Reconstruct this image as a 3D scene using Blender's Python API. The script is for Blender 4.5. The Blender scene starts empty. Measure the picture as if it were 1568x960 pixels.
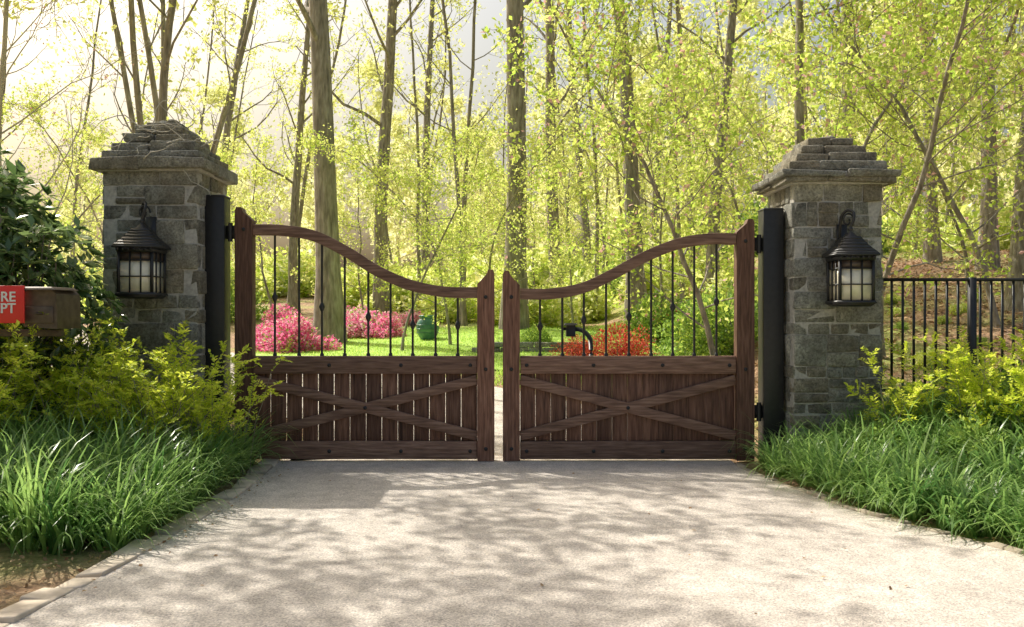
import bpy, math, random
import numpy as np
from mathutils import Vector, Matrix
random.seed(7); RS=np.random.RandomState(7)
scene=bpy.context.scene
pi=math.pi
# ------------------------------------------------------------ helpers
class MB:
    def __init__(s): s.v=[];s.f=[];s.m=[];s.r=[];s.n=0
    def add(s,v,f,mat=0,rnd=0.5):
        v=np.asarray(v,float).reshape(-1,3); f=np.asarray(f,int)
        s.v.append(v); s.f.append(f+s.n); s.n+=len(v)
        s.m.append(np.full(len(f),mat) if np.isscalar(mat) else np.asarray(mat))
        s.r.append(np.full(len(f),float(rnd)) if np.isscalar(rnd) else np.asarray(rnd,float))
    def pack(s):
        V=np.concatenate(s.v); g={}
        for f,m,r in zip(s.f,s.m,s.r):
            a=g.setdefault(f.shape[1],([],[],[])); a[0].append(f);a[1].append(m);a[2].append(r)
        return V,[(np.concatenate(a),np.concatenate(b),np.concatenate(c)) for a,b,c in g.values()]
    def merge(s,pk,x,y,z,sc,rot,dr=0):
        V,gs=pk; c,sn=math.cos(rot),math.sin(rot)
        W=np.stack([(V[:,0]*c-V[:,1]*sn)*sc+x,(V[:,0]*sn+V[:,1]*c)*sc+y,V[:,2]*sc+z],1)
        s.v.append(W)
        for f,m,r in gs: s.f.append(f+s.n); s.m.append(m); s.r.append(np.clip(r*.7+dr*.3,0,1))
        s.n+=len(W)
    def mesh(s,name,mats,smooth=False):
        me=bpy.data.meshes.new(name)
        V=np.concatenate(s.v); L=np.concatenate([f.ravel() for f in s.f])
        T=np.concatenate([np.full(len(f),f.shape[1]) for f in s.f])
        me.vertices.add(len(V)); me.vertices.foreach_set('co',V.ravel())
        me.loops.add(len(L)); me.loops.foreach_set('vertex_index',L.astype(np.int32))
        me.polygons.add(len(T)); me.polygons.foreach_set('loop_start',(np.cumsum(T)-T).astype(np.int32))
        me.polygons.foreach_set('material_index',np.concatenate(s.m).astype(np.int32))
        if smooth: me.polygons.foreach_set('use_smooth',np.ones(len(T),bool))
        me.update(calc_edges=True)
        a=me.attributes.new('rnd','FLOAT','FACE'); a.data.foreach_set('value',np.concatenate(s.r).astype(np.float32))
        for m in mats: me.materials.append(m)
        return me
def mkobj(name,me,parent=None,loc=(0,0,0),rot=0,scale=1,bevel=0):
    o=bpy.data.objects.new(name,me); scene.collection.objects.link(o)
    o.location=loc; o.rotation_euler=(0,0,rot)
    o.scale=(scale,)*3 if np.isscalar(scale) else scale
    if parent: o.parent=parent
    if bevel:
        b=o.modifiers.new('bevel','BEVEL'); b.width=bevel; b.segments=2; b.limit_method='ANGLE'
    return o
def empty(name,loc=(0,0,0)):
    return mkobj(name,None,loc=loc)
BF=np.array([[0,3,2,1],[4,5,6,7],[0,1,5,4],[1,2,6,5],[2,3,7,6],[3,0,4,7]])
def box(mb,x0,x1,y0,y1,z0,z1,mat=0,rnd=None,jit=0):
    v=np.array([[x0,y0,z0],[x1,y0,z0],[x1,y1,z0],[x0,y1,z0],[x0,y0,z1],[x1,y0,z1],[x1,y1,z1],[x0,y1,z1]],float)
    if jit: v+=RS.uniform(-jit,jit,v.shape)
    mb.add(v,BF,mat,RS.rand() if rnd is None else rnd)
def frust(mb,cx,cy,z0,z1,w0,w1,d0=None,d1=None,mat=0,rnd=.5):
    d0=w0 if d0 is None else d0; d1=w1 if d1 is None else d1
    v=[]
    for z,w,d in((z0,w0/2,d0/2),(z1,w1/2,d1/2)):
        v+=[[cx-w,cy-d,z],[cx+w,cy-d,z],[cx+w,cy+d,z],[cx-w,cy+d,z]]
    mb.add(v,BF,mat,rnd)
def obox(mb,p0,p1,w,y0,y1,mat=0,rnd=None):
    p0=np.array(p0,float);p1=np.array(p1,float);d=p1-p0;d/=np.linalg.norm(d);n=np.array([-d[1],d[0]])*w/2
    c=[p0-n,p1-n,p1+n,p0+n]
    v=[[q[0],y0,q[1]] for q in c]+[[q[0],y1,q[1]] for q in c]
    mb.add(v,BF,mat,RS.rand() if rnd is None else rnd)
def prism(mb,poly,y0,y1,mat=0,rnd=.5):
    n=len(poly); v=[[p[0],y0,p[1]] for p in poly]+[[p[0],y1,p[1]] for p in poly]
    side=[[i,(i+1)%n,(i+1)%n+n,i+n] for i in range(n)]
    mb.add(v,side,mat,rnd)
    mb.add(v,[list(range(n))[::-1]],mat,rnd); mb.add(v,[list(range(n,2*n))],mat,rnd)
def tube(mb,pts,rad,k=6,mat=0,rnd=.5,cap=False):
    pts=np.asarray(pts,float);n=len(pts); rad=np.full(n,rad) if np.isscalar(rad) else np.asarray(rad)
    t=np.gradient(pts,axis=0); t/=np.linalg.norm(t,axis=1)[:,None]+1e-9
    ref=np.array([0,0,1.]) if abs(t[:,2]).mean()<.8 else np.array([1.,0,0])
    a=np.cross(t,ref); a/=np.linalg.norm(a,axis=1)[:,None]+1e-9; b=np.cross(t,a)
    an=np.arange(k)*2*pi/k
    v=pts[:,None,:]+rad[:,None,None]*(a[:,None,:]*np.cos(an)[None,:,None]+b[:,None,:]*np.sin(an)[None,:,None])
    i=np.arange(n-1)[:,None]*k; j=np.arange(k)[None,:]; j2=(j+1)%k
    f=np.stack([i+j,i+j2,i+k+j2,i+k+j],-1).reshape(-1,4)
    mb.add(v.reshape(-1,3),f,mat,rnd)
    if cap:
        mb.add(v[0],[list(range(k))],mat,rnd); mb.add(v[-1],[list(range(k))],mat,rnd)
def lathe(mb,prof,c,k=20,mat=0,rnd=.5):
    an=np.arange(k)*2*pi/k
    v=np.array([[[c[0]+r*math.cos(a),c[1]+r*math.sin(a),c[2]+z] for a in an] for r,z in prof])
    n=len(prof); i=np.arange(n-1)[:,None]*k; j=np.arange(k)[None,:]; j2=(j+1)%k
    mb.add(v.reshape(-1,3),np.stack([i+j,i+j2,i+k+j2,i+k+j],-1).reshape(-1,4),mat,rnd)
def unit(v): return v/(np.linalg.norm(v,axis=-1,keepdims=True)+1e-9)
def leaves(mb,C,size,asp=.5,mat=0,axis=None,fold=.15,droop=0,rnd=None,jit=.35,tri=False):
    C=np.asarray(C,float);N=len(C)
    if N==0:return
    d=unit(RS.normal(size=(N,3))) if axis is None else unit(axis+RS.normal(size=(N,3))*jit)
    d[:,2]-=droop; d=unit(d)
    r=unit(np.cross(d,RS.normal(size=(N,3)))) if axis is None else unit(np.cross(d,np.array([0,0,1.])+RS.normal(size=(N,3))*.4))
    nn=np.cross(r,d); s=(size*RS.uniform(.6,1.3,N))[:,None]
    rr=RS.rand(N) if rnd is None else rnd
    if tri:
        v=np.stack([C+d*s*.3+r*s*asp*.6,C+d*s*.9,C-r*s*asp*.5],1)
        mb.add(v.reshape(-1,3),np.arange(N*3).reshape(N,3),mat,rr); return
    v=np.stack([C,C+d*s*.45+r*s*asp*.5+nn*s*fold,C+d*s,C+d*s*.45-r*s*asp*.5+nn*s*fold],1)
    f=np.arange(N*4).reshape(N,4)
    f3=np.concatenate([f[:,[0,1,2]],f[:,[0,2,3]]])
    mt=mat if np.isscalar(mat) else np.concatenate([mat,mat])
    mb.add(v.reshape(-1,3),f3,mt,np.concatenate([rr,rr]))
def catmull(P,n):
    P=np.asarray(P,float); t=np.linspace(0,len(P)-1,n); i=np.clip(t.astype(int),0,len(P)-2); u=(t-i)[:,None]
    g=lambda k:P[np.clip(k,0,len(P)-1)]
    a,b,c,d=g(i-1),g(i),g(i+1),g(i+2)
    return .5*((2*b)+(c-a)*u+(2*a-5*b+4*c-d)*u*u+(3*b-a-3*c+d)*u**3)
def sm(a,b,x): 
    t=np.clip((x-a)/(b-a),0,1); return t*t*(3-2*t)
# ------------------------------------------------------------ terrain functions
def edgeL(y): return np.interp(y,[-10,0,4.6,6,8.1,10],[-3.4,-2.9,-2.55,-2.42,-2.36,-2.5])
def edgeR(y): return np.interp(y,[-10,0,4,5.97,7.34,9.3,10.5],[12,7,4.5,3.34,2.72,2.32,2.4])
def H(x,y):
    x=np.asarray(x,float);y=np.asarray(y,float)
    h=.07*np.maximum(0,np.minimum(y,75)-10.6)
    h=h+sm(0.1,2.4,x-edgeR(y))*.6*sm(5.3,9.3,y)
    h=h+sm(0.1,2.4,edgeL(y)-x)*.25*sm(5,8.5,y)*(1-sm(10.5,13,y))
    h=h+sm(3,12,x)*.1*np.maximum(0,np.minimum(y,27)-10.6)
    far=sm(14,26,y)
    h=h+far*.15*np.sin(x*.45+1)*np.sin(y*.33)+sm(0,2,np.maximum(x-edgeR(y)-.3,edgeL(y)-.3-x))*.02*np.sin(x*5.1)*np.sin(y*4.3)
    return h
# ------------------------------------------------------------ materials
def newmat(name):
    m=bpy.data.materials.new(name); m.use_nodes=True; nt=m.node_tree; nt.nodes.clear()
    return m,nt,nt.nodes.new('ShaderNodeOutputMaterial')
def N(nt,t,**kw):
    n=nt.nodes.new('ShaderNode'+t)
    for k,v in kw.items():
        if k in n.inputs: n.inputs[k].default_value=v
        else: setattr(n,k,v)
    return n
def ramp(nt,src,stops):
    r=nt.nodes.new('ShaderNodeValToRGB'); e=r.color_ramp.elements
    while len(e)<len(stops): e.new(.5)
    for i,(p,c) in enumerate(stops): e[i].position=p; e[i].color=(*c,1)
    nt.links.new(src,r.inputs[0]); return r.outputs[0]
def noise(nt,scale,detail=4,sc=(1,1,1),rough=.55,coord='Object'):
    tc=N(nt,'TexCoord'); mp=N(nt,'Mapping'); mp.inputs['Scale'].default_value=sc
    nt.links.new(tc.outputs[coord],mp.inputs[0]); n=N(nt,'TexNoise',Scale=scale,Detail=detail,Roughness=rough)
    nt.links.new(mp.outputs[0],n.inputs['Vector']); return n.outputs['Fac']
def mixc(nt,f,a,b,mode='MIX'):
    m=nt.nodes.new('ShaderNodeMix'); m.data_type='RGBA'; m.blend_type=mode
    for s,i in((f,0),(a,6),(b,7)):
        if hasattr(s,'links'): nt.links.new(s,m.inputs[i])
        else: m.inputs[i].default_value=s if i==0 else (*s,1)
    return m.outputs[2]
def bump(nt,src,st,dist=.01):
    b=N(nt,'Bump',Strength=st,Distance=dist); nt.links.new(src,b.inputs['Height']); return b.outputs[0]
def attr(nt):
    a=nt.nodes.new('ShaderNodeAttribute'); a.attribute_name='rnd'; return a.outputs['Fac']
def solid(name,stops,scale=8,rough=.8,bst=.3,sc=(1,1,1),metal=0,spec=.4,rndmix=0,bdist=.01,detail=6,c2=None):
    m,nt,out=newmat(name); n=noise(nt,scale,detail,sc); c=ramp(nt,n,stops)
    if rndmix:
        a=attr(nt); c=mixc(nt,1.0,c,ramp(nt,a,[(0,(1-rndmix,)*3),(1,(1+rndmix,)*3)]),'MULTIPLY')
    p=N(nt,'BsdfPrincipled',Roughness=rough,Metallic=metal); p.inputs['Specular IOR Level'].default_value=spec
    nt.links.new(c,p.inputs['Base Color'])
    if bst: nt.links.new(bump(nt,n,bst,bdist),p.inputs['Normal'])
    nt.links.new(p.outputs[0],out.inputs[0]); return m
def leafmat(name,dark,light,tr=.5,tmul=1.6,rough=.5,spec=.3,objvar=True,simple=False):
    m,nt,out=newmat(name); a=attr(nt); 
    if objvar:
        oi=N(nt,'ObjectInfo'); ad=N(nt,'Math',operation='MULTIPLY_ADD'); nt.links.new(a,ad.inputs[0]); ad.inputs[1].default_value=.65
        ml=N(nt,'Math',operation='MULTIPLY'); nt.links.new(oi.outputs['Random'],ml.inputs[0]); ml.inputs[1].default_value=.35
        nt.links.new(ml.outputs[0],ad.inputs[2]); a=ad.outputs[0]
    c=ramp(nt,a,[(0,dark),(1,light)])
    if simple:
        p=N(nt,'BsdfDiffuse'); nt.links.new(c,p.inputs[0])
    else:
        p=N(nt,'BsdfPrincipled',Roughness=rough); p.inputs['Specular IOR Level'].default_value=spec
        nt.links.new(c,p.inputs['Base Color'])
    t=N(nt,'BsdfTranslucent'); nt.links.new(ramp(nt,a,[(0,tuple(min(.95,q*tmul) for q in dark)),(1,tuple(min(.95,q*tmul) for q in light))]),t.inputs[0])
    mx=N(nt,'MixShader'); mx.inputs[0].default_value=tr
    nt.links.new(p.outputs[0],mx.inputs[1]); nt.links.new(t.outputs[0],mx.inputs[2]); nt.links.new(mx.outputs[0],out.inputs[0]); return m
M_bark=solid('bark',[(.25,(.13,.115,.09)),(.5,(.31,.275,.23)),(.75,(.5,.46,.4))],3.2,.95,1,(4,4,.8),bdist=.04)
M_barkf=solid('bark_pale',[(.25,(.42,.39,.32)),(.75,(.64,.6,.51))],2,.95,0,(3,3,.6),spec=0)  # distant woodland: haze put into the pale bark; bare tree and vine simply pale
M_spring=leafmat('leaf_spring',(.50,.57,.12),(.85,.86,.32),.62,1.22,simple=True)
M_fresh=leafmat('leaf_fresh',(.32,.49,.07),(.66,.77,.17),.6,1.35,simple=True)
M_far=leafmat('leaf_far_haze',(.76,.80,.38),(.95,.94,.62),.6,1.03,objvar=False,simple=True)  # haze of the distance put into the leaf colour as paleness
M_bud=leafmat('leaf_pink_bud',(.6,.35,.32),(.8,.5,.48),.4,1.2)
M_lir=leafmat('leaf_lily',(.045,.14,.035),(.36,.52,.15),.42,1.7,.32,.55,False)
M_yel=leafmat('leaf_yellow',(.52,.66,.04),(.9,.93,.14),.55,1.08,.45,.4,False)
M_mag=leafmat('leaf_magnolia',(.05,.11,.03),(.26,.35,.13),.28,1.8,.22,.8,False)
M_ever=leafmat('leaf_evergreen',(.12,.22,.05),(.34,.46,.1),.45,1.5,.45)
M_pink=leafmat('petal_pink',(.8,.09,.32),(.97,.4,.62),.45,1.05,.6,.2,False)
M_white=leafmat('petal_pale',(.88,.5,.55),(.95,.85,.82),.4,1.,.6,.2,False)
M_red=leafmat('leaf_red',(.36,.035,.03),(.7,.15,.09),.5,1.2,.5,.3,False)
M_grass=leafmat('grass_blade',(.26,.44,.06),(.58,.76,.17),.5,1.3,.5,.3,False)
M_dead=leafmat('dead_leaf',(.25,.14,.07),(.62,.44,.26),.15,1,.8,.2,False)
M_black=solid('black_iron',[(0,(.012,.012,.013)),(1,(.03,.03,.031))],20,.42,.1,spec=.5)
def stonemat():
    m,nt,out=newmat('pillar_stone')
    n1=noise(nt,6,8,rough=.65); n2=noise(nt,42,6,rough=.75); n3=noise(nt,1.1,2); n4=noise(nt,2.6,3)
    c=ramp(nt,n1,[(.28,(.22,.21,.185)),(.5,(.44,.425,.38)),(.74,(.72,.705,.65))])
    c=mixc(nt,1.,c,ramp(nt,attr(nt),[(0,(.64,.62,.57)),(.25,(.92,.85,.73)),(.4,(.8,.82,.83)),(.65,(1.02,1,.93)),(.8,(.93,.97,1)),(1,(1.25,1.24,1.17))]),'MULTIPLY')
    c=mixc(nt,.85,c,ramp(nt,n2,[(.35,(.42,.42,.41)),(.65,(1.45,1.45,1.45))]),'MULTIPLY')
    c=mixc(nt,1.,c,ramp(nt,n3,[(.3,(.68,.69,.64)),(.6,(1.06,1.06,1.04))]),'MULTIPLY')
    c=mixc(nt,ramp(nt,n4,[(.56,(0,0,0)),(.76,(.35,.35,.35))]),c,(.38,.3,.18))
    p=N(nt,'BsdfPrincipled',Roughness=.92); nt.links.new(c,p.inputs['Base Color'])
    ad=N(nt,'Math',operation='ADD'); nt.links.new(n1,ad.inputs[0]); nt.links.new(n2,ad.inputs[1])
    nt.links.new(bump(nt,ad.outputs[0],1,.05),p.inputs['Normal']); nt.links.new(p.outputs[0],out.inputs[0]); return m
M_stone=stonemat()
M_mortar=solid('mortar',[(.3,(.32,.31,.28)),(.7,(.52,.5,.45))],30,.95,.5)
M_wv=solid('gate_wood_vertical',[(.28,(.07,.032,.02)),(.5,(.18,.086,.055)),(.75,(.31,.17,.115))],5,.65,.6,(9,9,.7),rndmix=.38)
M_wh=solid('gate_wood_horizontal',[(.28,(.09,.048,.033)),(.5,(.205,.115,.08)),(.75,(.34,.215,.155))],5,.65,.6,(.7,9,9),rndmix=.25)
M_glass=solid('frosted_glass',[(.3,(.72,.67,.5)),(.7,(.93,.89,.72))],9,.1,.05,spec=.9)
M_teal=solid('teal_glaze',[(.3,(.04,.14,.12)),(.7,(.1,.26,.21))],6,.25,.1,spec=.6)
M_redp=solid('red_paint',[(.3,(.78,.04,.03)),(.7,(.86,.06,.05))],3,.4,.03)
M_wht=solid('white_paint',[(.3,(.8,.8,.8)),(.7,(.88,.88,.86))],3,.5,0)
M_bronze=solid('bronze_metal',[(.3,(.07,.052,.04)),(.7,(.16,.12,.09))],12,.4,.1,metal=.2)
def drivemat():
    m,nt,out=newmat('driveway_aggregate')
    n1=noise(nt,.8,5); n2=noise(nt,55,3,rough=.8); n3=noise(nt,6,6)
    v=N(nt,'TexVoronoi',Scale=120.); tc=N(nt,'TexCoord'); nt.links.new(tc.outputs['Object'],v.inputs['Vector'])
    bw=N(nt,'RGBToBW'); nt.links.new(v.outputs['Color'],bw.inputs[0])
    c=ramp(nt,n1,[(.3,(.54,.485,.425)),(.7,(.73,.66,.58))])
    c=mixc(nt,.8,c,ramp(nt,bw.outputs[0],[(.1,(.5,.5,.52)),(.5,(.97,.97,.97)),(.9,(1.25,1.25,1.25))]),'MULTIPLY')
    c=mixc(nt,.7,c,ramp(nt,n2,[(.35,(.6,.6,.62)),(.65,(1.2,1.2,1.2))]),'MULTIPLY')
    c=mixc(nt,.9,c,ramp(nt,n3,[(.3,(.78,.77,.76)),(.65,(1.06,1.06,1.06))]),'MULTIPLY')
    p=N(nt,'BsdfPrincipled',Roughness=.85); nt.links.new(c,p.inputs['Base Color'])
    nt.links.new(bump(nt,v.outputs['Distance'],.4,.006),p.inputs['Normal']); nt.links.new(p.outputs[0],out.inputs[0]); return m
M_drive=drivemat()
def groundmat():
    m,nt,out=newmat('forest_floor'); n1=noise(nt,14,8,rough=.7); n2=noise(nt,.35,3)
    v=N(nt,'TexVoronoi',Scale=16.); tc=N(nt,'TexCoord'); nt.links.new(tc.outputs['Object'],v.inputs['Vector'])
    c=ramp(nt,n1,[(.3,(.16,.09,.05)),(.5,(.4,.26,.16)),(.72,(.66,.49,.33))])
    bw=N(nt,'RGBToBW'); nt.links.new(v.outputs['Color'],bw.inputs[0])
    c=mixc(nt,.7,c,ramp(nt,bw.outputs[0],[(.1,(.5,.5,.5)),(.9,(1.3,1.2,1.1))]),'MULTIPLY')
    c=mixc(nt,ramp(nt,n2,[(.45,(0,0,0)),(.62,(.6,.6,.6))]),c,(.28,.42,.06))
    p=N(nt,'BsdfPrincipled',Roughness=.95); nt.links.new(c,p.inputs['Base Color'])
    nt.links.new(bump(nt,n1,1,.05),p.inputs['Normal']); nt.links.new(p.outputs[0],out.inputs[0]); return m
M_ground=groundmat()
M_lawn=solid('lawn_turf',[(.3,(.24,.4,.06)),(.7,(.46,.64,.13))],6,.9,.4)
M_curb=solid('kerb_stone',[(.3,(.42,.35,.27)),(.7,(.7,.6,.48))],7,.9,.6,rndmix=.3)
# ------------------------------------------------------------ ground
xs=np.concatenate([np.linspace(-320,-24,20)[:-1],np.arange(-24,24.01,.3),np.linspace(24,320,20)[1:]])
ys=np.concatenate([np.linspace(-60,-6,10)[:-1],np.arange(-6,36.01,.3),np.linspace(36,420,40)[1:]])
X,Y=np.meshgrid(xs,ys); Z=H(X,Y)
nx,ny=len(xs),len(ys); i=np.arange(ny-1)[:,None]*nx+np.arange(nx-1)[None,:]
f=np.stack([i,i+1,i+nx+1,i+nx],-1).reshape(-1,4)
mb=MB(); mb.add(np.stack([X,Y,Z],-1).reshape(-1,3),f); mkobj('ground',mb.mesh('ground',[M_ground],True))
def sheet(name,fn,us,vs,mat,dz):
    P=np.array([[fn(u,v) for v in vs] for u in us]); Zs=H(P[...,0],P[...,1])+dz
    n,m=len(us),len(vs); i=np.arange(n-1)[:,None]*m+np.arange(m-1)[None,:]
    f=np.stack([i,i+1,i+m+1,i+m],-1).reshape(-1,4)
    b=MB(); b.add(np.concatenate([P,Zs[...,None]],-1).reshape(-1,3),f); return mkobj(name,b.mesh(name,[mat],True))
cent=catmull([(0,10.4),(-.7,12.6),(-3.2,15.8),(-7,19),(-11,22.2),(-16,25.5),(-24,30)],50)
tg=unit(np.gradient(cent,axis=0)); nr=np.stack([tg[:,1],-tg[:,0]],1)
rows=[]
for y in np.arange(-8,10.4,.3):
    rows.append([(edgeL(y)*(1-u)+edgeR(y)*u,y) for u in np.linspace(0,1,17)])
for k in range(len(cent)):
    w=2.45-.45*min(1,k/10); rows.append([tuple(cent[k]+nr[k]*(-w+2*w*u)) for u in np.linspace(0,1,17)])
P=np.array(rows); Zs=H(P[...,0],P[...,1])+.022; n,m=P.shape[:2]
i=np.arange(n-1)[:,None]*m+np.arange(m-1)[None,:]; f=np.stack([i,i+1,i+m+1,i+m],-1).reshape(-1,4)
mb=MB(); mb.add(np.concatenate([P,Zs[...,None]],-1).reshape(-1,3),f); mkobj('driveway',mb.mesh('driveway',[M_drive],True))
sheet('lawn',lambda u,v:(-6.2+u*9.2+1.2*math.sin(v*3),16.6+(1-u)*3.4*.9+v*(9.5-2*u)),np.linspace(0,1,30),np.linspace(0,1,30),M_lawn,.03)
mb=MB()
y=3.0
while y<9.5:
    l=random.uniform(.2,.5); a=float(edgeL(y)); b=float(edgeL(y+l)); wk=random.uniform(.15,.21)
    v=[[a-wk,y,-.02],[a,y,-.02],[b,y+l-.015,-.02],[b-wk,y+l-.015,-.02]]
    zz=.035+random.uniform(-.008,.008); v=v+[[p[0],p[1],zz] for p in v]
    mb.add(np.array(v)+RS.uniform(-.016,.016,(8,3)),BF,0,RS.rand()); y+=l
mkobj('stone_kerb',mb.mesh('kerb',[M_curb]),bevel=.012)
mb=MB(); y=2.5
while y<9.5:
    l=random.uniform(.12,.26); a=float(edgeR(y)); b=float(edgeR(y+l))
    v=[[a,y,-.02],[a+.07,y,-.02],[b+.07,y+l-.012,-.02],[b,y+l-.012,-.02]]
    zz=.035+random.uniform(-.012,.012); v=v+[[p[0],p[1],zz] for p in v]
    mb.add(np.array(v)+RS.uniform(-.012,.012,(8,3)),BF,0,RS.rand()*.3); y+=l
mkobj('stone_kerb.001',mb.mesh('kerb_r',[M_curb]),bevel=.012)
# ------------------------------------------------------------ gate
gx=lambda p:(p-784)*.007
gz=lambda p:1.6-(p-480)*.007
YG=9.8
def gate_leaf(name,outer,inner,otop,itop,rail,bars,collar):
    e=empty(name,(0,YG,0)); s=1 if inner[0]>outer[0] else -1
    mb=MB()
    def stile(a,b,top,sh,peak):
        zb=.03;x0,x1=gx(a),gx(b)
        w=abs(x1-x0)
        pk,lo=(x0,x1) if peak==0 else (x1,x0)
        d=1 if lo>pk else -1
        poly=[(pk,zb),(lo,zb),(lo,gz(sh)),(lo-d*w*.18,gz(sh)+.03),(pk+d*w*.46,gz(top)-.05),(pk+d*w*.36,gz(top)),(pk+d*w*.08,gz(top)),(pk,gz(top)-.04)]
        prism(mb,poly,-.065,.065,0,RS.rand())
    o0,o1=min(outer),max(outer); i0,i1=min(inner),max(inner)
    stile(o0,o1,otop,otop+20,0 if s>0 else 1)
    stile(i0,i1,itop,itop+22,1 if s>0 else 0)
    mkobj('stiles',mb.mesh('stiles',[M_wv]),e,bevel=.008)
    xa,xb=(gx(o1),gx(i0)) if s>0 else (gx(i1),gx(o0))
    xa+=.003;xb-=.003
    mb=MB()
    box(mb,xa,xb,-.045,.045,gz(572),gz(545)); box(mb,xa,xb,-.045,.045,.045,gz(675))
    c=catmull([(gx(p),gz(q)) for p,q in rail],44); c[:,0]=np.clip(c[:,0],xa,xb)
    t=unit(np.gradient(c,axis=0)); nn=np.stack([-t[:,1],t[:,0]],1)*.058
    up=c+nn;dn=c-nn; up[0,0]=dn[0,0]=c[0,0]; up[-1,0]=dn[-1,0]=c[-1,0]
    V=[];n=len(c)
    for A,yy in((dn,-.05),(up,-.05),(up,.05),(dn,.05)): V+=[[p[0],yy,p[1]] for p in A]
    F=[]
    for k in range(n-1):
        for q in range(4): a=q*n+k;b=((q+1)%4)*n+k; F.append([a,a+1,b+1,b])
    mb.add(V,F,0,.5)
    mkobj('rails',mb.mesh('rails',[M_wh]),e,bevel=.006)
    mb=MB(); nb=14; wd=(xb-xa)/nb
    for k in range(nb):
        g=random.choice([.003,.005,.009,.011]) if s>0 else random.choice([.002,.003,.005])
        box(mb,xa+k*wd+g/2,xa+(k+1)*wd-g/2,.008+random.uniform(0,.006),.035,gz(675)+.001,gz(572)-.001,0,RS.rand()*.6)
    mkobj('boards',mb.mesh('boards',[M_wv]),e,bevel=.003)
    mb=MB(); z0,z1=gz(667),gz(581)
    obox(mb,(xa+.0,z1),(xb-.0,z0),.104,-.040,-.004,rnd=.7); obox(mb,(xa,z0),(xb,z1),.104,-.0365,.002,rnd=.6)
    mkobj('cross_brace',mb.mesh('brace',[M_wh]),e,bevel=.005)
    mb=MB()
    for k,p in enumerate(bars):
        x=gx(p); zt=np.interp(x,c[:,0],c[:,1])-.03
        tube(mb,[(x,0,gz(548)),(x,0,zt)],.0125,8)
        if k in collar:
            zc=gz(collar[k]); lathe(mb,[(.012,-.05),(.02,-.035),(.034,0),(.02,.035),(.012,.05)],(x,0,zc),10)
        lathe(mb,[(.022,0),(.022,.02),(.0125,.035)],(x,0,gz(545)),8)
    def bolt(px,py,yy): 
        an=[(.021,0),(.018,.009),(.01,.014),(.0,.016)]
        b=MB(); lathe(b,an,(0,0,0),10); v=b.v[0].copy(); v=np.stack([v[:,0]+gx(px),yy-v[:,2],v[:,1]+gz(py)],1); mb.add(v,b.f[0],0,.5)
    for z in (559,690):
        for fr in (.03,.34,.66,.97): bolt((xa+(xb-xa)*fr)/.007+784,z,-.045)
    for pr in ((o0+o1)/2,(i0+i1)/2):
        for z in (565,686,455 if pr!=(o0+o1)/2 else otop+34): bolt(pr,z,-.065)
    mp=((xa+xb)/2)/.007+784; bolt(mp,624,-.040)
    hx=gx(o0) if s>0 else gx(o1)
    for z in (gz(otop+38),.55):
        box(mb,min(hx,hx-s*.1),max(hx,hx-s*.1),-.025,.025,z-.07,z+.07); tube(mb,[(hx-s*.055,-.03,z-.1),(hx-s*.055,-.03,z+.1)],.025,10,cap=True)
    mkobj('ironwork',mb.mesh('ironwork',[M_black]),e,bevel=0)
    return e
railL=[(389,352),(432,353),(480,361),(530,385),(580,416),(630,437),(682,447),(731,448)]
railR=[(796,450),(842,450),(892,441),(940,419),(990,392),(1040,373),(1085,366),(1126,366)]
gate_leaf('wooden_gate',(362,389),(731,757),318,413,railL,[421,458,493,528,564,598,632,667,701],{0:455,2:470,4:485,6:497,8:498})
gate_leaf('wooden_gate',(1153,1126),(796,770),336,415,railR,[827,861,894,928,963,997,1030,1063,1097],{0:500,2:490,4:485,6:470,8:462})
for a,b,top in((317,347,302),(1166,1197,322)):
    mb=MB(); box(mb,gx(a),gx(b),-.11,.11,-.1,gz(top)); frust(mb,gx((a+b)/2),0,gz(top)-.002,gz(top)+.02,.24,.2)
    mkobj('steel_gate_post',mb.mesh('post',[M_black]),loc=(0,YG+.03,0),bevel=.006)
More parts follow.
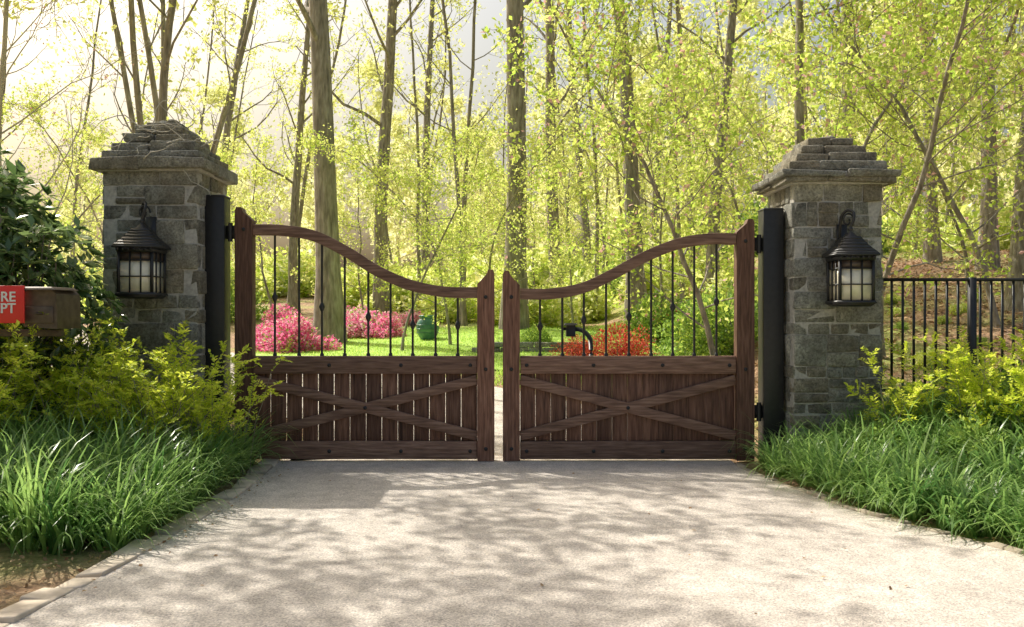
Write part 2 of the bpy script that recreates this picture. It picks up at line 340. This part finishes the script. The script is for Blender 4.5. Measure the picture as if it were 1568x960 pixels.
# ------------------------------------------------------------ stone pillars
def pillar(x0,x1,y0,y1,zb,zt,tiers):
    e=empty('stone_gate_pillar',((x0+x1)/2,(y0+y1)/2,0)); cx,cy=(x0+x1)/2,(y0+y1)/2; hw,hd=(x1-x0)/2,(y1-y0)/2
    mb=MB(); box(mb,-hw+.004,hw-.004,-hd+.004,hd-.004,zb,zt-.01,1)
    z=zb;k=0;g=.004
    def split(a,b):
        n=random.choice([2,3,3,4]); c=(np.arange(1,n)+RS.uniform(-.34,.34,n-1))/n
        return [a]+[a+(b-a)*t for t in c]+[b]
    D=.14
    while z<zt-.01:
        hgt=min(random.choice([.12,.15,.2,.26,.33]),zt-z)
        if zt-z-hgt<.1: hgt=zt-z
        fx=(k%2==0); 
        for sgn in(-1,1):
            a,b=(-hw,hw) if fx else (-hw+D,hw-D); cs=split(a,b)
            for i in range(len(cs)-1):
                q=random.uniform(.38,.62)
                hs=[(z,z+hgt)] if (hgt<.19 or random.random()<.45) else [(z,z+hgt*q),(z+hgt*q,z+hgt)]
                for za,zc in hs:
                    pr=RS.uniform(-.002,.02)
                    ya,yb=(-hd-pr,-hd+D) if sgn<0 else (hd-D,hd+pr)
                    box(mb,cs[i]+g,cs[i+1]-g,ya,yb,za+g,zc-g,0,jit=.009)
            a,b=(-hd+D,hd-D) if fx else (-hd,hd); cs=split(a,b)
            for i in range(len(cs)-1):
                pr=RS.uniform(-.002,.02)
                xa,xb=(-hw-pr,-hw+D) if sgn<0 else (hw-D,hw+pr)
                box(mb,xa,xb,cs[i]+g,cs[i+1]-g,z+g,z+hgt-g,0,jit=.009)
        z+=hgt;k+=1
    mkobj('shaft',mb.mesh('shaft',[M_stone,M_mortar]),e,bevel=.014)
    mb=MB(); z=zt
    for (w,d,hh) in tiers:
        cs=[-w,-w+2*w*random.uniform(.3,.6),w]
        if w<.25: cs=[-w,w]
        ds=[-d,d*random.uniform(-.2,.3),d]
        for i in range(len(cs)-1):
            for j in range(2):
                box(mb,cs[i]+.003,cs[i+1]-.003,ds[j]+.003,ds[j+1]-.003,z+.004,z+hh,0,rnd=RS.uniform(.1,.6),jit=.014)
        box(mb,-w+.06,w-.06,-d+.06,d-.06,z-.01,z+hh-.008,1)
        z+=hh
    for _ in range(7):
        a=RS.uniform(-.12,.12,2); r=RS.uniform(.05,.09)
        lathe(mb,[(r*.8,0),(r,.02),(r*.7,.05),(0,.065)],(a[0],a[1],z-.01),7,0,RS.rand())
    mkobj('stepped_cap',mb.mesh('cap',[M_stone,M_mortar]),e,bevel=.016)
    return e
pL=pillar(-4.255,-3.264,9.5,10.47,-.1,3.085,[(.6,.6,.13),(.515,.505,.085),(.44,.43,.1),(.35,.35,.1),(.26,.26,.1),(.17,.17,.06)])
pR=pillar(2.925,3.85,9.5,10.45,-.1,2.95,[(.575,.575,.06),(.61,.61,.07),(.51,.51,.1),(.43,.43,.1),(.35,.35,.1),(.25,.25,.09)])
mb=MB()
for _ in range(22):
    p=np.array([RS.uniform(-.3,.5),RS.uniform(-.6,-.2),RS.uniform(3.05,3.5)]); d=unit(np.array([RS.uniform(-1,1),RS.uniform(-.3,.2),RS.uniform(-.3,.8)])); P=[p]
    for k in range(8): d=unit(d+RS.normal(size=3)*.35); P.append(P[-1]+d*.08)
    tube(mb,P,np.linspace(.007,.002,9),4)
mkobj('dry_vine',mb.mesh('vine',[M_barkf]),loc=(-3.76,10,.08))
# ------------------------------------------------------------ lanterns
def lantern(x,ztop):
    e=empty('wall_lantern',(x,9.5,ztop)); mb=MB(); yc=-.26
    box(mb,-.05,.05,-.03,0,-.42,-.1); 
    arc=[(-.03,-.02,-.3),(-.04,-.07,-.22),(-.05,-.11,-.1),(-.04,-.15,-.01),(0,-.2,.03),(.035,-.25,.0),(.03,-.27,-.07),(0,-.26,-.15)]
    P=catmull(arc,30); tube(mb,P,.015,8)
    sp=[(0,-.08+.045*math.cos(t)*(1-t/9),-.33+.05*math.sin(t)*(1-t/9)) for t in np.linspace(0,7,24)]; tube(mb,sp,.009,6)
    sx=[(-.005+.06*math.cos(t)*(1-t/9)*1.1,-.2,-.075+.065*math.sin(t)*(1-t/9)*1.3) for t in np.linspace(0,7,24)]; tube(mb,sx,.010,6)
    lathe(mb,[(0,-.14),(.02,-.15),(.026,-.17),(.012,-.19),(.03,-.205),(.055,-.225),(.075,-.245)],(0,yc,0),12)
    # flared, curved roof in short courses
    prof=[(.15,-.243),(.19,-.275),(.22,-.30),(.27,-.335),(.33,-.37),(.39,-.40),(.43,-.425),(.435,-.445)]
    for (w0,z0),(w1,z1) in zip(prof[:-1],prof[1:]): frust(mb,0,yc,z1,z0+.0005,w1,w0)
    frust(mb,0,yc,-.49,-.446,.36,.38)
    for q in range(-3,4):
        for sy in(-1,1): box(mb,q*.055-.012,q*.055+.012,yc+sy*.205-.006,yc+sy*.205+.006,-.475,-.444)
    w=.165
    zt,zb=-.49,-.89
    for sx_ in(-1,1):
        for sy in(-1,1): box(mb,sx_*w-.013,sx_*w+.013,yc+sy*w-.013,yc+sy*w+.013,zb,zt)
    for sy in(-1,1):
        for xx in(-.055,.055): box(mb,xx-.006,xx+.006,yc+sy*w-.008,yc+sy*w+.008,zb,zt); box(mb,sy*w-.008,sy*w+.008,yc+xx-.006,yc+xx+.006,zb,zt)
        for zz in(-.57,-.73): 
            box(mb,-w,w,yc+sy*w-.0095,yc+sy*w+.0095,zz-.006,zz+.006); box(mb,sy*w-.0095,sy*w+.0095,yc-w,yc+w,zz-.006,zz+.006)
    frust(mb,0,yc,zb-.03,zb,.39,.37); frust(mb,0,yc,zb-.06,zb-.03,.3,.37)
    mkobj('lantern_frame',mb.mesh('lframe',[M_black]),e)
    mb=MB(); q=w-.006
    box(mb,-q,q,yc-q,yc+q,zb+.002,-.57)
    mkobj('glass_panes',mb.mesh('panes',[M_glass]),e)
    mb=MB(); box(mb,-q,q,yc-q,yc+q,-.568,zt-.002)
    mkobj('dark_panes',mb.mesh('dpanes',[M_bronze]),e)
lantern(-3.74,2.70); lantern(3.42,2.62)
# ------------------------------------------------------------ iron fences
def fence(x0,x1,y,zt,zb,y1=None):
    y1=y if y1 is None else y1; mb=MB(); n=int((x1-x0)/.121)
    L=x1-x0; yy=lambda x:(y1-y)*(x-x0)/L
    for z,hh in((zt,.035),(zb+.06,.03)):
        V=[]
        for x in(x0,x1):
            for dy,dz in((-.02,-hh/2),(.02,-hh/2),(.02,hh/2),(-.02,hh/2)): V.append([x,yy(x)+dy,z+dz])
        mb.add(V,[[0,1,5,4],[1,2,6,5],[2,3,7,6],[3,0,4,7],[0,3,2,1],[4,5,6,7]])
    for k in range(n+1):
        x=x0+.05+k*.121
        if x>x1: break
        box(mb,x-.011,x+.011,yy(x)-.011,yy(x)+.011,zb,zt)
    x=x0+1.17
    while x<x1:
        box(mb,x-.035,x+.035,yy(x)-.035,yy(x)+.035,zb-.5,zt+.025); x+=2.0
    mkobj('iron_fence',mb.mesh('fence',[M_black]),loc=(0,y,0))
fence(3.86,10.2,10.0,1.97,.70)
fence(-9,-4.27,10.0,1.53,.15)
# ------------------------------------------------------------ mailbox + sign
e=empty('mailbox',(-3.92,7.6,0))
mb=MB()
prism(mb,[(-.14,1.49),(.14,1.47),(.13,1.76),(.09,1.80),(-.1,1.80),(-.14,1.77)],0,.42,0)
box(mb,-.13,.11,-.012,-.001,1.52,1.66); tube(mb,[(-.03,-.02,1.6),(.03,-.02,1.6)],.01,6)
frust(mb,0,.15,1.795,1.82,.3,.24,.44,.4)
box(mb,-.62,.1,.12,.2,1.405,1.466); box(mb,-.66,-.56,.1,.2,-.1,1.7)
mkobj('mailbox_body',mb.mesh('mailbox',[M_bronze]),e,bevel=.008)
e=empty('fire_department_sign',(-4.2,7.55,0))
mb=MB(); box(mb,-.32,.18,-.02,0,1.52,1.83,0); mkobj('panel',mb.mesh('panel',[M_redp]),e,bevel=.004)
mb=MB(); box(mb,-.27,-.22,.002,.1,1.56,1.6,0); mkobj('bracket',mb.mesh('spost',[M_bronze]),e)
for t,z in(('FIRE',1.70),('DEPT',1.605)):
    cu=bpy.data.curves.new('lettering','FONT'); cu.body=t; cu.size=.115; cu.align_x='RIGHT'; cu.extrude=.002; cu.offset=.002
    cu.materials.append(M_wht); o=bpy.data.objects.new('lettering',cu); scene.collection.objects.link(o); o.parent=e; o.rotation_euler=(pi/2,0,0); o.location=(.115,-.024,z)
# ------------------------------------------------------------ keypad, urn
mb=MB(); x=gx(905)*12/9.8; zg=float(H(x,12.))
P=catmull([(x,0,zg-.1),(x,0,.8),(x,0,1.18),(x-.03,0,1.3),(x-.12,0,1.38),(x-.24,0,1.4)],26); tube(mb,P,.03,10)
box(mb,x-.33,x-.21,-.1,.06,1.3,1.45); frust(mb,x-.27,-.02,1.448,1.475,.17,.14,.22,.18); box(mb,x-.38,x-.33,-.06,.0,1.38,1.42)
mkobj('keypad_pedestal',mb.mesh('keypad',[M_black]),loc=(0,12,0),bevel=.008)
xu=(655-784)/1400*23.5; zg=float(H(xu,23.5)); mb=MB()
lathe(mb,[(0,0),(.17,0),(.19,.04),(.26,.16),(.30,.32),(.285,.45),(.22,.55),(.19,.58),(.235,.61),(.24,.64),(.21,.65),(.17,.6),(.16,.5),(0,.45)],(0,0,0),28)
for z,r in((.2,.277),(.3,.3),(.4,.297)): tube(mb,[(r*math.cos(a),r*math.sin(a),z) for a in np.linspace(0,2*pi,29)],.01,5)
mkobj('glazed_urn',mb.mesh('urn',[M_teal],True),loc=(xu,23.5,zg))
mb=MB(); x=-.9
while x<1.6:
    for r in range(2):
        l=.32; box(mb,x+(r%2)*.12,x+l-.012+(r%2)*.12,-.12,.12,r*.12,r*.12+.11,0,jit=.008)
    x+=.32
mkobj('low_garden_wall',mb.mesh('lwall',[M_stone]),loc=(0,20.5,float(H(0,20.5))),bevel=.015)
# ------------------------------------------------------------ trees
def grow(seed,h,r0,start,nl,limb,leafn,lsize,up=.5,k=8,wob=.04,sub=(5,4),leafmats=(1,),stems=1,asp=.6,twl=.55,lean=0,spread=.25,tri=False,twig=True,clump=.22):
    random.seed(seed); RS.seed(seed); mb=MB(); C=[]
    def br(p,d,L,r,lvl,n):
        P=[p];D=d
        for q in range(n): D=unit(D+RS.normal(size=3)*(.16 if lvl else wob)+np.array([0,0,up*.12 if lvl else 0])); P.append(P[-1]+D*L/n)
        P=np.array(P); R=np.linspace(r,r*(.25 if lvl else .3),n+1)
        if lvl==0: R[0]*=1.45; R[1]*=1.05
        if lvl<3 or twig: tube(mb,P,R,[k,5,4,3][lvl],0,RS.rand())
        return P,R
    def at(P,t): f=t*(len(P)-1); i=min(int(f),len(P)-2); return P[i]+(P[i+1]-P[i])*(f-i), unit(P[i+1]-P[i])
    for s_ in range(stems):
        d0=unit(np.array([RS.uniform(-1,1)*(.02+spread*(stems>1))+lean,RS.uniform(-1,1)*(.02+.2*(stems>1)),1]))
        T,R=br(np.array([0,0,-.15]),d0,h,r0,0,12)
        for i in range(nl):
            t=start+(1-start)*(i+RS.rand())/nl; p,td=at(T,t); a=RS.uniform(0,2*pi)
            d=unit(np.array([math.cos(a),math.sin(a),up*RS.uniform(.5,1.5)])); L=limb*(1.15-.7*(t-start)/(1-start))*RS.uniform(.6,1.2)
            A,_=br(p,d,L,max(.012,r0*(1-.8*t)*.38),1,5)
            for j in range(sub[0]):
                q,dd=at(A,.25+.75*(j+RS.rand())/sub[0]); d2=unit(dd*.6+RS.normal(size=3)*.6+np.array([0,0,.15]))
                B,_=br(q,d2,L*.42*RS.uniform(.6,1.2),max(.006,r0*.06),2,3)
                for m_ in range(sub[1]):
                    q2,d3=at(B,.3+.7*(m_+RS.rand())/sub[1]); d3=unit(d3*.5+RS.normal(size=3)*.7)
                    tl=twl*RS.uniform(.5,1.2); E,_=br(q2,d3,tl,.006,3,2)
                    nlf=int(leafn*RS.uniform(.4,1.6))
                    if nlf: 
                        tt=RS.uniform(.1,1.1,nlf)[:,None]; C.append(q2+d3*tl*tt+RS.normal(size=(nlf,3))*tl*clump)
    if C:
        C=np.concatenate(C); mt=RS.choice(leafmats,len(C))
        leaves(mb,C,lsize,asp,mt,droop=.3,tri=tri)
    return mb
W=[M_bark,M_spring,M_fresh,M_bud]
tall=[grow(100+i,21+i,.30,.32,13,4.6,7,.17,up=.7,k=10,wob=.025,twig=False).mesh('tall',W) for i in range(4)]
pole=[grow(200+i,13+i,.075,.25,12,2.2,6,.13,up=.8,k=6,wob=.05,sub=(4,3),tri=True,twig=False).pack() for i in range(3)]
under=[grow(300+i,6.2+i*.8,.045,.16,15,2.3,14,.10,up=.45,k=6,wob=.09,sub=(5,4),leafmats=(1,1,2),tri=True,asp=.7).mesh('under',W) for i in range(3)]
redbud=grow(340,7.6,.06,.14,18,3.0,14,.10,up=.4,k=6,wob=.08,sub=(6,4),leafmats=(2,2,2,2,1,2,2,2,1,1,2,3)).mesh('redbud',W)
multi=grow(350,13,.085,.25,7,2.0,5,.12,up=1.2,k=7,wob=.04,sub=(4,3),stems=5,spread=.3).mesh('multi',W)
shade=grow(355,12.5,.12,.5,13,4.8,60,.16,up=.25,k=7,wob=.04,sub=(3,2),twl=.62,clump=.5,tri=True,asp=.9).mesh('shade',W)
bare=grow(360,8.5,.07,.12,14,2.4,2,.06,up=1.,k=6,sub=(5,4),leafmats=(3,1)).mesh('bare',[M_barkf,M_spring,M_fresh,M_bud])
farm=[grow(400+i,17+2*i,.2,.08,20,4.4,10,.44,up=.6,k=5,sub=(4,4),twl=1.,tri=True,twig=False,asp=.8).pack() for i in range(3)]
random.seed(11); RS.seed(11)
def px(p,d): return (p-784)/1400*d
def put(name,me,x,y,s=1,rot=None,parent=None,dz=0,sz=None):
    o=mkobj(name,me,parent,(x,y,float(H(x,y))+dz),random.uniform(0,6.28) if rot is None else rot,(s,s,s*(sz or 1))); return o
def mput(mb,pk,x,y,s): mb.merge(pk,x,y,float(H(x,y)),s,random.uniform(0,6.28),random.random())
for i,(p,d,s) in enumerate([(505,24,1.12),(585,31,.85),(787,25.5,1.05),(852,31,.8),(975,27,.9),(450,32,.6),(1090,27,.65),(1312,23,.65),(1428,25,.65),(1512,23,.7),(1562,17.5,.7),(650,40,.75),(1000,42,.75),(340,38,.7),(900,46,.8)]):
    put('forest_tree',tall[i%4],px(p,d),d,s)
put('forest_tree',tall[1],12.5,16,.9)
for x,y,s,r in((-9.0,10.6,1,.5),(-12.5,17.5,1.,2.),(5.3,16.5,.95,2.5),(-6.0,15.0,.85,1.2),(-8.3,8.3,.95,3.1)): put('shade_tree',shade,x,y,s,r)
put('multi_stem_tree',multi,px(265,19),19,1,1.0)
put('bare_tree',bare,px(15,15),15,1.,.3)
for p,d,s in((615,21,.75),(690,22,.8),(740,25,.85),(560,29,.85),(880,23,.7),(830,28,.9),(1010,21,.8),(420,32,1.),(1150,24,1),(1270,21,.9),(1480,19,.85),(1400,28,1.1),(60,21,.75),(180,25,.85),(330,28,.9),(950,34,1.1),(1560,24,1.1),(700,34,1.1),(1060,30,1.1),(1330,31,1.2),(250,32,1.0)):
    put('understory_tree',under[random.randrange(3)],px(p,d),d,s)
for p,d,s in((1105,14.5,.88),(1350,14.,.9),(1530,16,1.0),(1220,18,1.05)): put('redbud_tree',redbud,px(p,d),d,s)
mb=MB()
for _ in range(44):
    d=random.uniform(25,48); p=random.uniform(-150,1750)
    if 380<p<760 and d<27: continue
    if p<420 and random.random()<.4: continue
    mput(mb,pole[random.randrange(3)],px(p,d),d,random.uniform(.8,1.2))
mkobj('sapling_thicket',mb.mesh('saplings',W))
mb=MB()
for k in range(92):
    d=46+74*(k/92)**1.2+random.uniform(0,4); p=-250+((k*617.3)%2100)
    s=random.uniform(.6,1.)*(.5+.52*np.clip((p-250)/900,0,1))
    mput(mb,farm[random.randrange(3)],px(p,d),d,s)
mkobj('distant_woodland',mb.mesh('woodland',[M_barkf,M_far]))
# ------------------------------------------------------------ shrubs
def bush(n,size,rx,ry,rz,mats,probs,asp=.55,lumps=9,seed=1,stems=10,shell=.55,tri=False):
    RS.seed(seed); mb=MB(); lc=unit(RS.normal(size=(lumps,3)))*RS.uniform(.3,.7,(lumps,1)); lc[:,2]=np.abs(lc[:,2])
    k=RS.randint(0,lumps,n); dirs=unit(RS.normal(size=(n,3))); C=lc[k]+dirs*(RS.uniform(shell,1,n)**.5)[:,None]*.42
    C=C*np.array([rx,ry,rz]); C[:,2]=np.abs(C[:,2])
    leaves(mb,C,size,asp,RS.choice(mats,n,p=probs),axis=dirs+np.array([0,0,.4]),jit=.6,tri=tri)
    for s in range(stems):
        e=lc[s%lumps]*np.array([rx,ry,rz]); tube(mb,[(RS.uniform(-.1,.1),RS.uniform(-.1,.1),-.05),e*.5,e],[.02,.014,.006],4)
    return mb
azP=bush(4200,.08,1.0,.8,.95,[1,2,3],[.68,.17,.15],.8,seed=5,lumps=13,shell=.2).mesh('az',[M_bark,M_pink,M_white,M_ever]); azW=bush(4200,.08,1,.8,.95,[2,1,3],[.5,.34,.16],.8,seed=6,lumps=13,shell=.2).mesh('az2',[M_bark,M_pink,M_white,M_ever])
for p,d,me,s in((462,21.5,azP,.95),(412,22.,azP,.72),(555,25.5,azW,1.1),(590,25.,azP,.72),(520,28,azW,1.),(630,28.5,azW,.6),(432,25,azP,1.)): put('azalea_bush',me,px(p,d),d,s)
redm=bush(3000,.07,1.,.8,.85,[1],[1.],.45,seed=8,lumps=14,shell=.1).mesh('rm',[M_bark,M_red])
put('japanese_maple_shrub',redm,px(948,19),19,1.02); put('japanese_maple_shrub',redm,px(885,19.5),19.5,.66); put('japanese_maple_shrub',redm,px(1030,22),22,.6)
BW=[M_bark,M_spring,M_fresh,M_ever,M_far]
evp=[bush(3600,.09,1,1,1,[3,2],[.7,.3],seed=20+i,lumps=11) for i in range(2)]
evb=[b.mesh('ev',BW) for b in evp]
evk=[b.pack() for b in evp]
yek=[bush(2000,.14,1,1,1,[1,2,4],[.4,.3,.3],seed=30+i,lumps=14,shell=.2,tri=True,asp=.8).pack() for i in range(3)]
for p,d,s in((1065,17.5,1.15),(1115,16.5,1.1),(1020,21,1.2),(1140,18,1.3),(820,22,.5),(1085,14,.6),(500,22,.35)): put('evergreen_shrub',evb[int(p)%2],px(p,d),d,s)
mb=MB()
for _ in range(125):
    d=random.uniform(26,52); p=random.uniform(-100,1680)
    if p>1130 and d<33 and random.random()<.7: continue
    if d<29 and 380<p<740: continue
    mput(mb,random.choice(yek+yek+evk[:1]),px(p,d),d,random.uniform(.8,1.9)*(1.4 if d>38 else 1))
for _ in range(26):
    d=random.uniform(11.5,20); p=random.uniform(1190,1650)
    mput(mb,random.choice(yek+evk),px(p,d),d,random.uniform(.15,.32))
for _ in range(20):
    d=random.uniform(11.5,20); p=random.uniform(-150,330)
    if np.min(np.linalg.norm(cent-np.array([px(p,d),d]),axis=1))<2.6: continue
    mput(mb,random.choice(yek+evk),px(p,d),d,random.uniform(.3,.8))
mkobj('undergrowth',mb.mesh('undergrowth',BW))
def whorl_bush(seed,n,rx,ry,rz,ls):
    RS.seed(seed); mb=MB(); 
    u=unit(RS.normal(size=(n,3)))*(RS.uniform(.25,1,(n,1))**.45); u*=(1+.18*np.sin(u[:,0:1]*9)*np.cos(u[:,2:3]*7)); C=u*np.array([rx,ry,rz])+np.array([0,0,rz*.95])
    ax=unit(u*np.array([1,1,.6])+np.array([0,0,.7])); K=8
    for k in range(K):
        side=unit(np.cross(ax,RS.normal(size=(n,3)))); leaves(mb,C,ls,.38,1,axis=unit(side+ax*.45),fold=.06,droop=.1,jit=.15)
    for i in range(0,n,11):
        a=np.array([RS.uniform(-.2,.2),RS.uniform(-.2,.2),0]); m1=C[i]*np.array([.4,.4,.5])+RS.normal(size=3)*.08; m2=C[i]*np.array([.8,.8,.8])+RS.normal(size=3)*.06
        tube(mb,catmull([a,m1,m2,C[i]],9),np.linspace(.02,.006,9),4)
    return mb.mesh('magnolia',[M_bark,M_mag])
mg=whorl_bush(50,1100,1.25,.95,1.5,.165)
put('magnolia_shrub',mg,-4.95,8.75,.88,0,dz=.0); put('magnolia_shrub',mg,-5.75,9.0,1.12,2)
# ------------------------------------------------------------ lily grass
def blades(mb,B,L,w,seg=5,droop=1.,mat=0,el0=.9,az=None,rr=None):
    n=len(B); az=RS.uniform(0,2*pi,n) if az is None else az; el=RS.uniform(el0,1.5,n); L=L*RS.uniform(.6,1.2,n); P=B.copy(); h=np.stack([np.cos(az),np.sin(az),0*az],1); s=np.stack([-np.sin(az),np.cos(az),0*az],1)
    V=[];th=el.copy(); dr=RS.uniform(.3,1.,n)*droop
    for k in range(seg+1):
        ww=(w*(1-(k/seg)**2.2)+.0008)*RS.uniform(.9,1.1,n)
        V.append(P-s*ww[:,None]/2); V.append(P+s*ww[:,None]/2)
        P=P+(h*np.cos(th)[:,None]+np.array([0,0,1.])*np.sin(th)[:,None])*(L/seg)[:,None]; th=th-dr*(.25+.9*(k/seg))
    V=np.stack(V,1).reshape(-1,3); b=np.arange(n)[:,None,None]*2*(seg+1); k=np.arange(seg)[None,:,None]*2
    f=(b+k+np.array([0,1,3,2])[None,None,:]).reshape(-1,4); rr=RS.rand(n) if rr is None else rr; mb.add(V,f,mat,np.repeat(rr,seg))
def tufts(cands,nb,L,w,spread=.07,outward=False,**k):
    mb=MB(); T=np.repeat(cands,nb,0); B=np.zeros((len(T),3)); off=RS.normal(size=T.shape)*spread; B[:,:2]=T+off; B[:,2]=H(B[:,0],B[:,1])-.01
    if outward:
        k['az']=np.arctan2(off[:,1],off[:,0])+RS.normal(size=len(T))*.5
        ts=np.repeat(RS.uniform(.75,1.2,len(cands)),nb); L=L*ts
        k['rr']=np.clip(np.repeat(RS.rand(len(cands)),nb)*.4+RS.rand(len(T))*.6,0,1)
    blades(mb,B,L,w,**k); return mb
def poisson(c,r):
    keep=[]
    for q in c:
        if not keep or np.min(np.sum((np.array(keep)-q)**2,1))>r*r: keep.append(q)
    return np.array(keep)
RS.seed(60)
c=RS.uniform([-6.2,5.9],[-2.3,9.45],(3500,2)); c=c[(c[:,0]<edgeL(c[:,1])-.3)&(c[:,1]>6.1+.25*np.sin(c[:,0]*3)+.3*(c[:,0]>-2.9))]; c=poisson(c,.18)
mkobj('lily_grass_bed',tufts(c,85,.74,.021,.05,outward=True,droop=.95,el0=.75).mesh('lirL',[M_lir]))
c=RS.uniform([2.3,5.6],[7.2,9.45],(3500,2)); c=c[(c[:,0]>edgeR(c[:,1])+.25)&(c[:,1]>5.8)]; c=poisson(c,.19)
mkobj('lily_grass_bed',tufts(c,78,.6,.021,.05,outward=True,droop=1.1,el0=.65).mesh('lirR',[M_lir]))
def sprays(bases,n,L,ls=.046):
    mb=MB(); C=[];A=[]
    def rows_(P0,dd,ln,k):
        # two ranks of leaflets either side of the twig, like a frond
        pr=unit(np.cross(dd,np.array([0,0,1.])+RS.normal(size=3)*.3)); tt=np.linspace(.08,1,k)[:,None]; sg=np.where(np.arange(k)%2==0,1.,-1.)[:,None]
        C.append(P0+dd*ln*tt); A.append(unit(pr*sg+dd*.55+np.array([0,0,.12])))
    for bx,by in bases:
        z0=float(H(bx,by))
        for i in range(n):
            a=RS.uniform(0,2*pi); l=L*RS.uniform(.6,1.22); o=RS.uniform(.15,.65); b=np.array([bx+RS.normal()*.14,by+RS.normal()*.14,z0]); h=np.array([math.cos(a),math.sin(a),0])
            t=np.linspace(0,1,9)[:,None]; P=b+h*l*o*t**1.6+np.array([0,0,1.])*l*(t-.22*o*2*t**3); P+=RS.normal(size=P.shape)*.008
            tube(mb,P,np.linspace(.006,.0015,9),3,0)
            for j in range(3,9):
                for sg in(-1,1):
                    if RS.rand()<.25: continue
                    T=unit(P[j]-P[j-1]); sd_=unit(np.cross(T,np.array([0.3,0.2,1.])+RS.normal(size=3)*.5)); dd=unit(sd_*sg+T*.8+RS.normal(size=3)*.15)
                    rows_(P[j],dd,.2*(1.2-.09*j)*RS.uniform(.7,1.2),11)
            rows_(P[6],unit(P[8]-P[6]),np.linalg.norm(P[8]-P[6])*1.1,14)
    leaves(mb,np.concatenate(C),ls,.55,1,axis=np.concatenate(A),jit=.12); return mb.mesh('sprays',[M_bark,M_yel])
bl=[(-4.9,7.9),(-4.5,8.1),(-4.15,8.2),(-3.8,8.35),(-3.45,8.45),(-3.1,8.7),(-2.85,8.9),(-5.3,8.1),(-4.3,8.6),(-3.6,8.8),(-5.0,7.6),(-4.5,7.7),(-3.2,8.4)]
mkobj('golden_shrub',sprays(bl,18,1.28))
br_=[(3.7,8.8),(4.1,8.3),(4.6,8.0),(4.3,8.7),(4.9,8.5),(5.5,8.3)]
mkobj('golden_shrub',sprays(br_,12,.88))
dk=bush(2600,.06,.55,.45,.5,[1],[1.],seed=77,lumps=12,shell=.2).mesh('lowshrub',[M_bark,M_ever])
for x,y,s in((4.0,7.9,.9),(4.6,7.6,1.),(5.2,8.0,1.),(3.5,8.6,.8),(4.9,8.9,1.1)): put('low_shrub',dk,x,y,s)
c=RS.uniform([-6,15.5],[3.2,27],(5200,2)); c=c[np.min(np.linalg.norm(c[:,None]-cent[None],axis=2),axis=1)>2.1]
mkobj('lawn_grass',tufts(c,6,.09,.02,.1,seg=2,droop=.4).mesh('lawng',[M_grass]))
def litter(name,P,s): 
    mb=MB(); B=np.zeros((len(P),3)); B[:,:2]=P; B[:,2]=H(P[:,0],P[:,1])+.025+RS.rand(len(P))*.01; a=RS.normal(size=B.shape); a[:,2]*=.25
    leaves(mb,B,s,.6,0,axis=a,jit=.05,fold=.08); mkobj(name,mb.mesh('litter',[M_dead]))
c=RS.uniform([3,10.7],[16,27],(16000,2)); litter('leaf_litter',c,.1)
c=np.concatenate([RS.uniform([-6,3.5],[-2.6,7],(2600,2)),RS.uniform([2.6,5],[7,9],(2200,2))]); c=c[(c[:,0]<edgeL(c[:,1])-.2)|(c[:,0]>edgeR(c[:,1])+.12)]; litter('mulch',c,.035)
c=RS.uniform([-2.3,4.8],[2.4,9.5],(30,2)); c=np.concatenate([c,[[1.27,4.8]],np.stack([edgeL(np.linspace(5,9.3,60))+np.abs(RS.normal(size=60))*.1,np.linspace(5,9.3,60)],1)]); litter('fallen_leaves',c,.035)
# ------------------------------------------------------------ light, sky, camera
el=math.radians(48); az=math.radians(-46)
sd=Vector((math.sin(az)*math.cos(el),math.cos(az)*math.cos(el),math.sin(el)))
L=bpy.data.lights.new('sun','SUN'); L.energy=5; L.angle=math.radians(.5); L.color=(1,.95,.84)
o=bpy.data.objects.new('sun',L); scene.collection.objects.link(o); o.rotation_euler=sd.to_track_quat('Z','Y').to_euler(); o.location=(-10,30,30)
w=bpy.data.worlds.new('World'); scene.world=w; w.use_nodes=True; nt=w.node_tree
bg=nt.nodes['Background']; sk=nt.nodes.new('ShaderNodeTexSky'); sk.sky_type='NISHITA'; sk.sun_disc=False; sk.sun_elevation=el; sk.sun_rotation=az
sk.air_density=1.6; sk.dust_density=9.; sk.ozone_density=.8
nt.links.new(sk.outputs[0],bg.inputs[0]); bg.inputs[1].default_value=.15
cam=bpy.data.cameras.new('camera'); co=bpy.data.objects.new('camera',cam); scene.collection.objects.link(co)
co.location=(0,0,1.6); co.rotation_euler=(pi/2,0,0); cam.sensor_width=36; cam.lens=1400/1568*36; cam.clip_end=1500; scene.camera=co
scene.view_settings.view_transform='Standard'; scene.view_settings.look='None'; scene.view_settings.exposure=0
print('OBJS',len(bpy.data.objects))
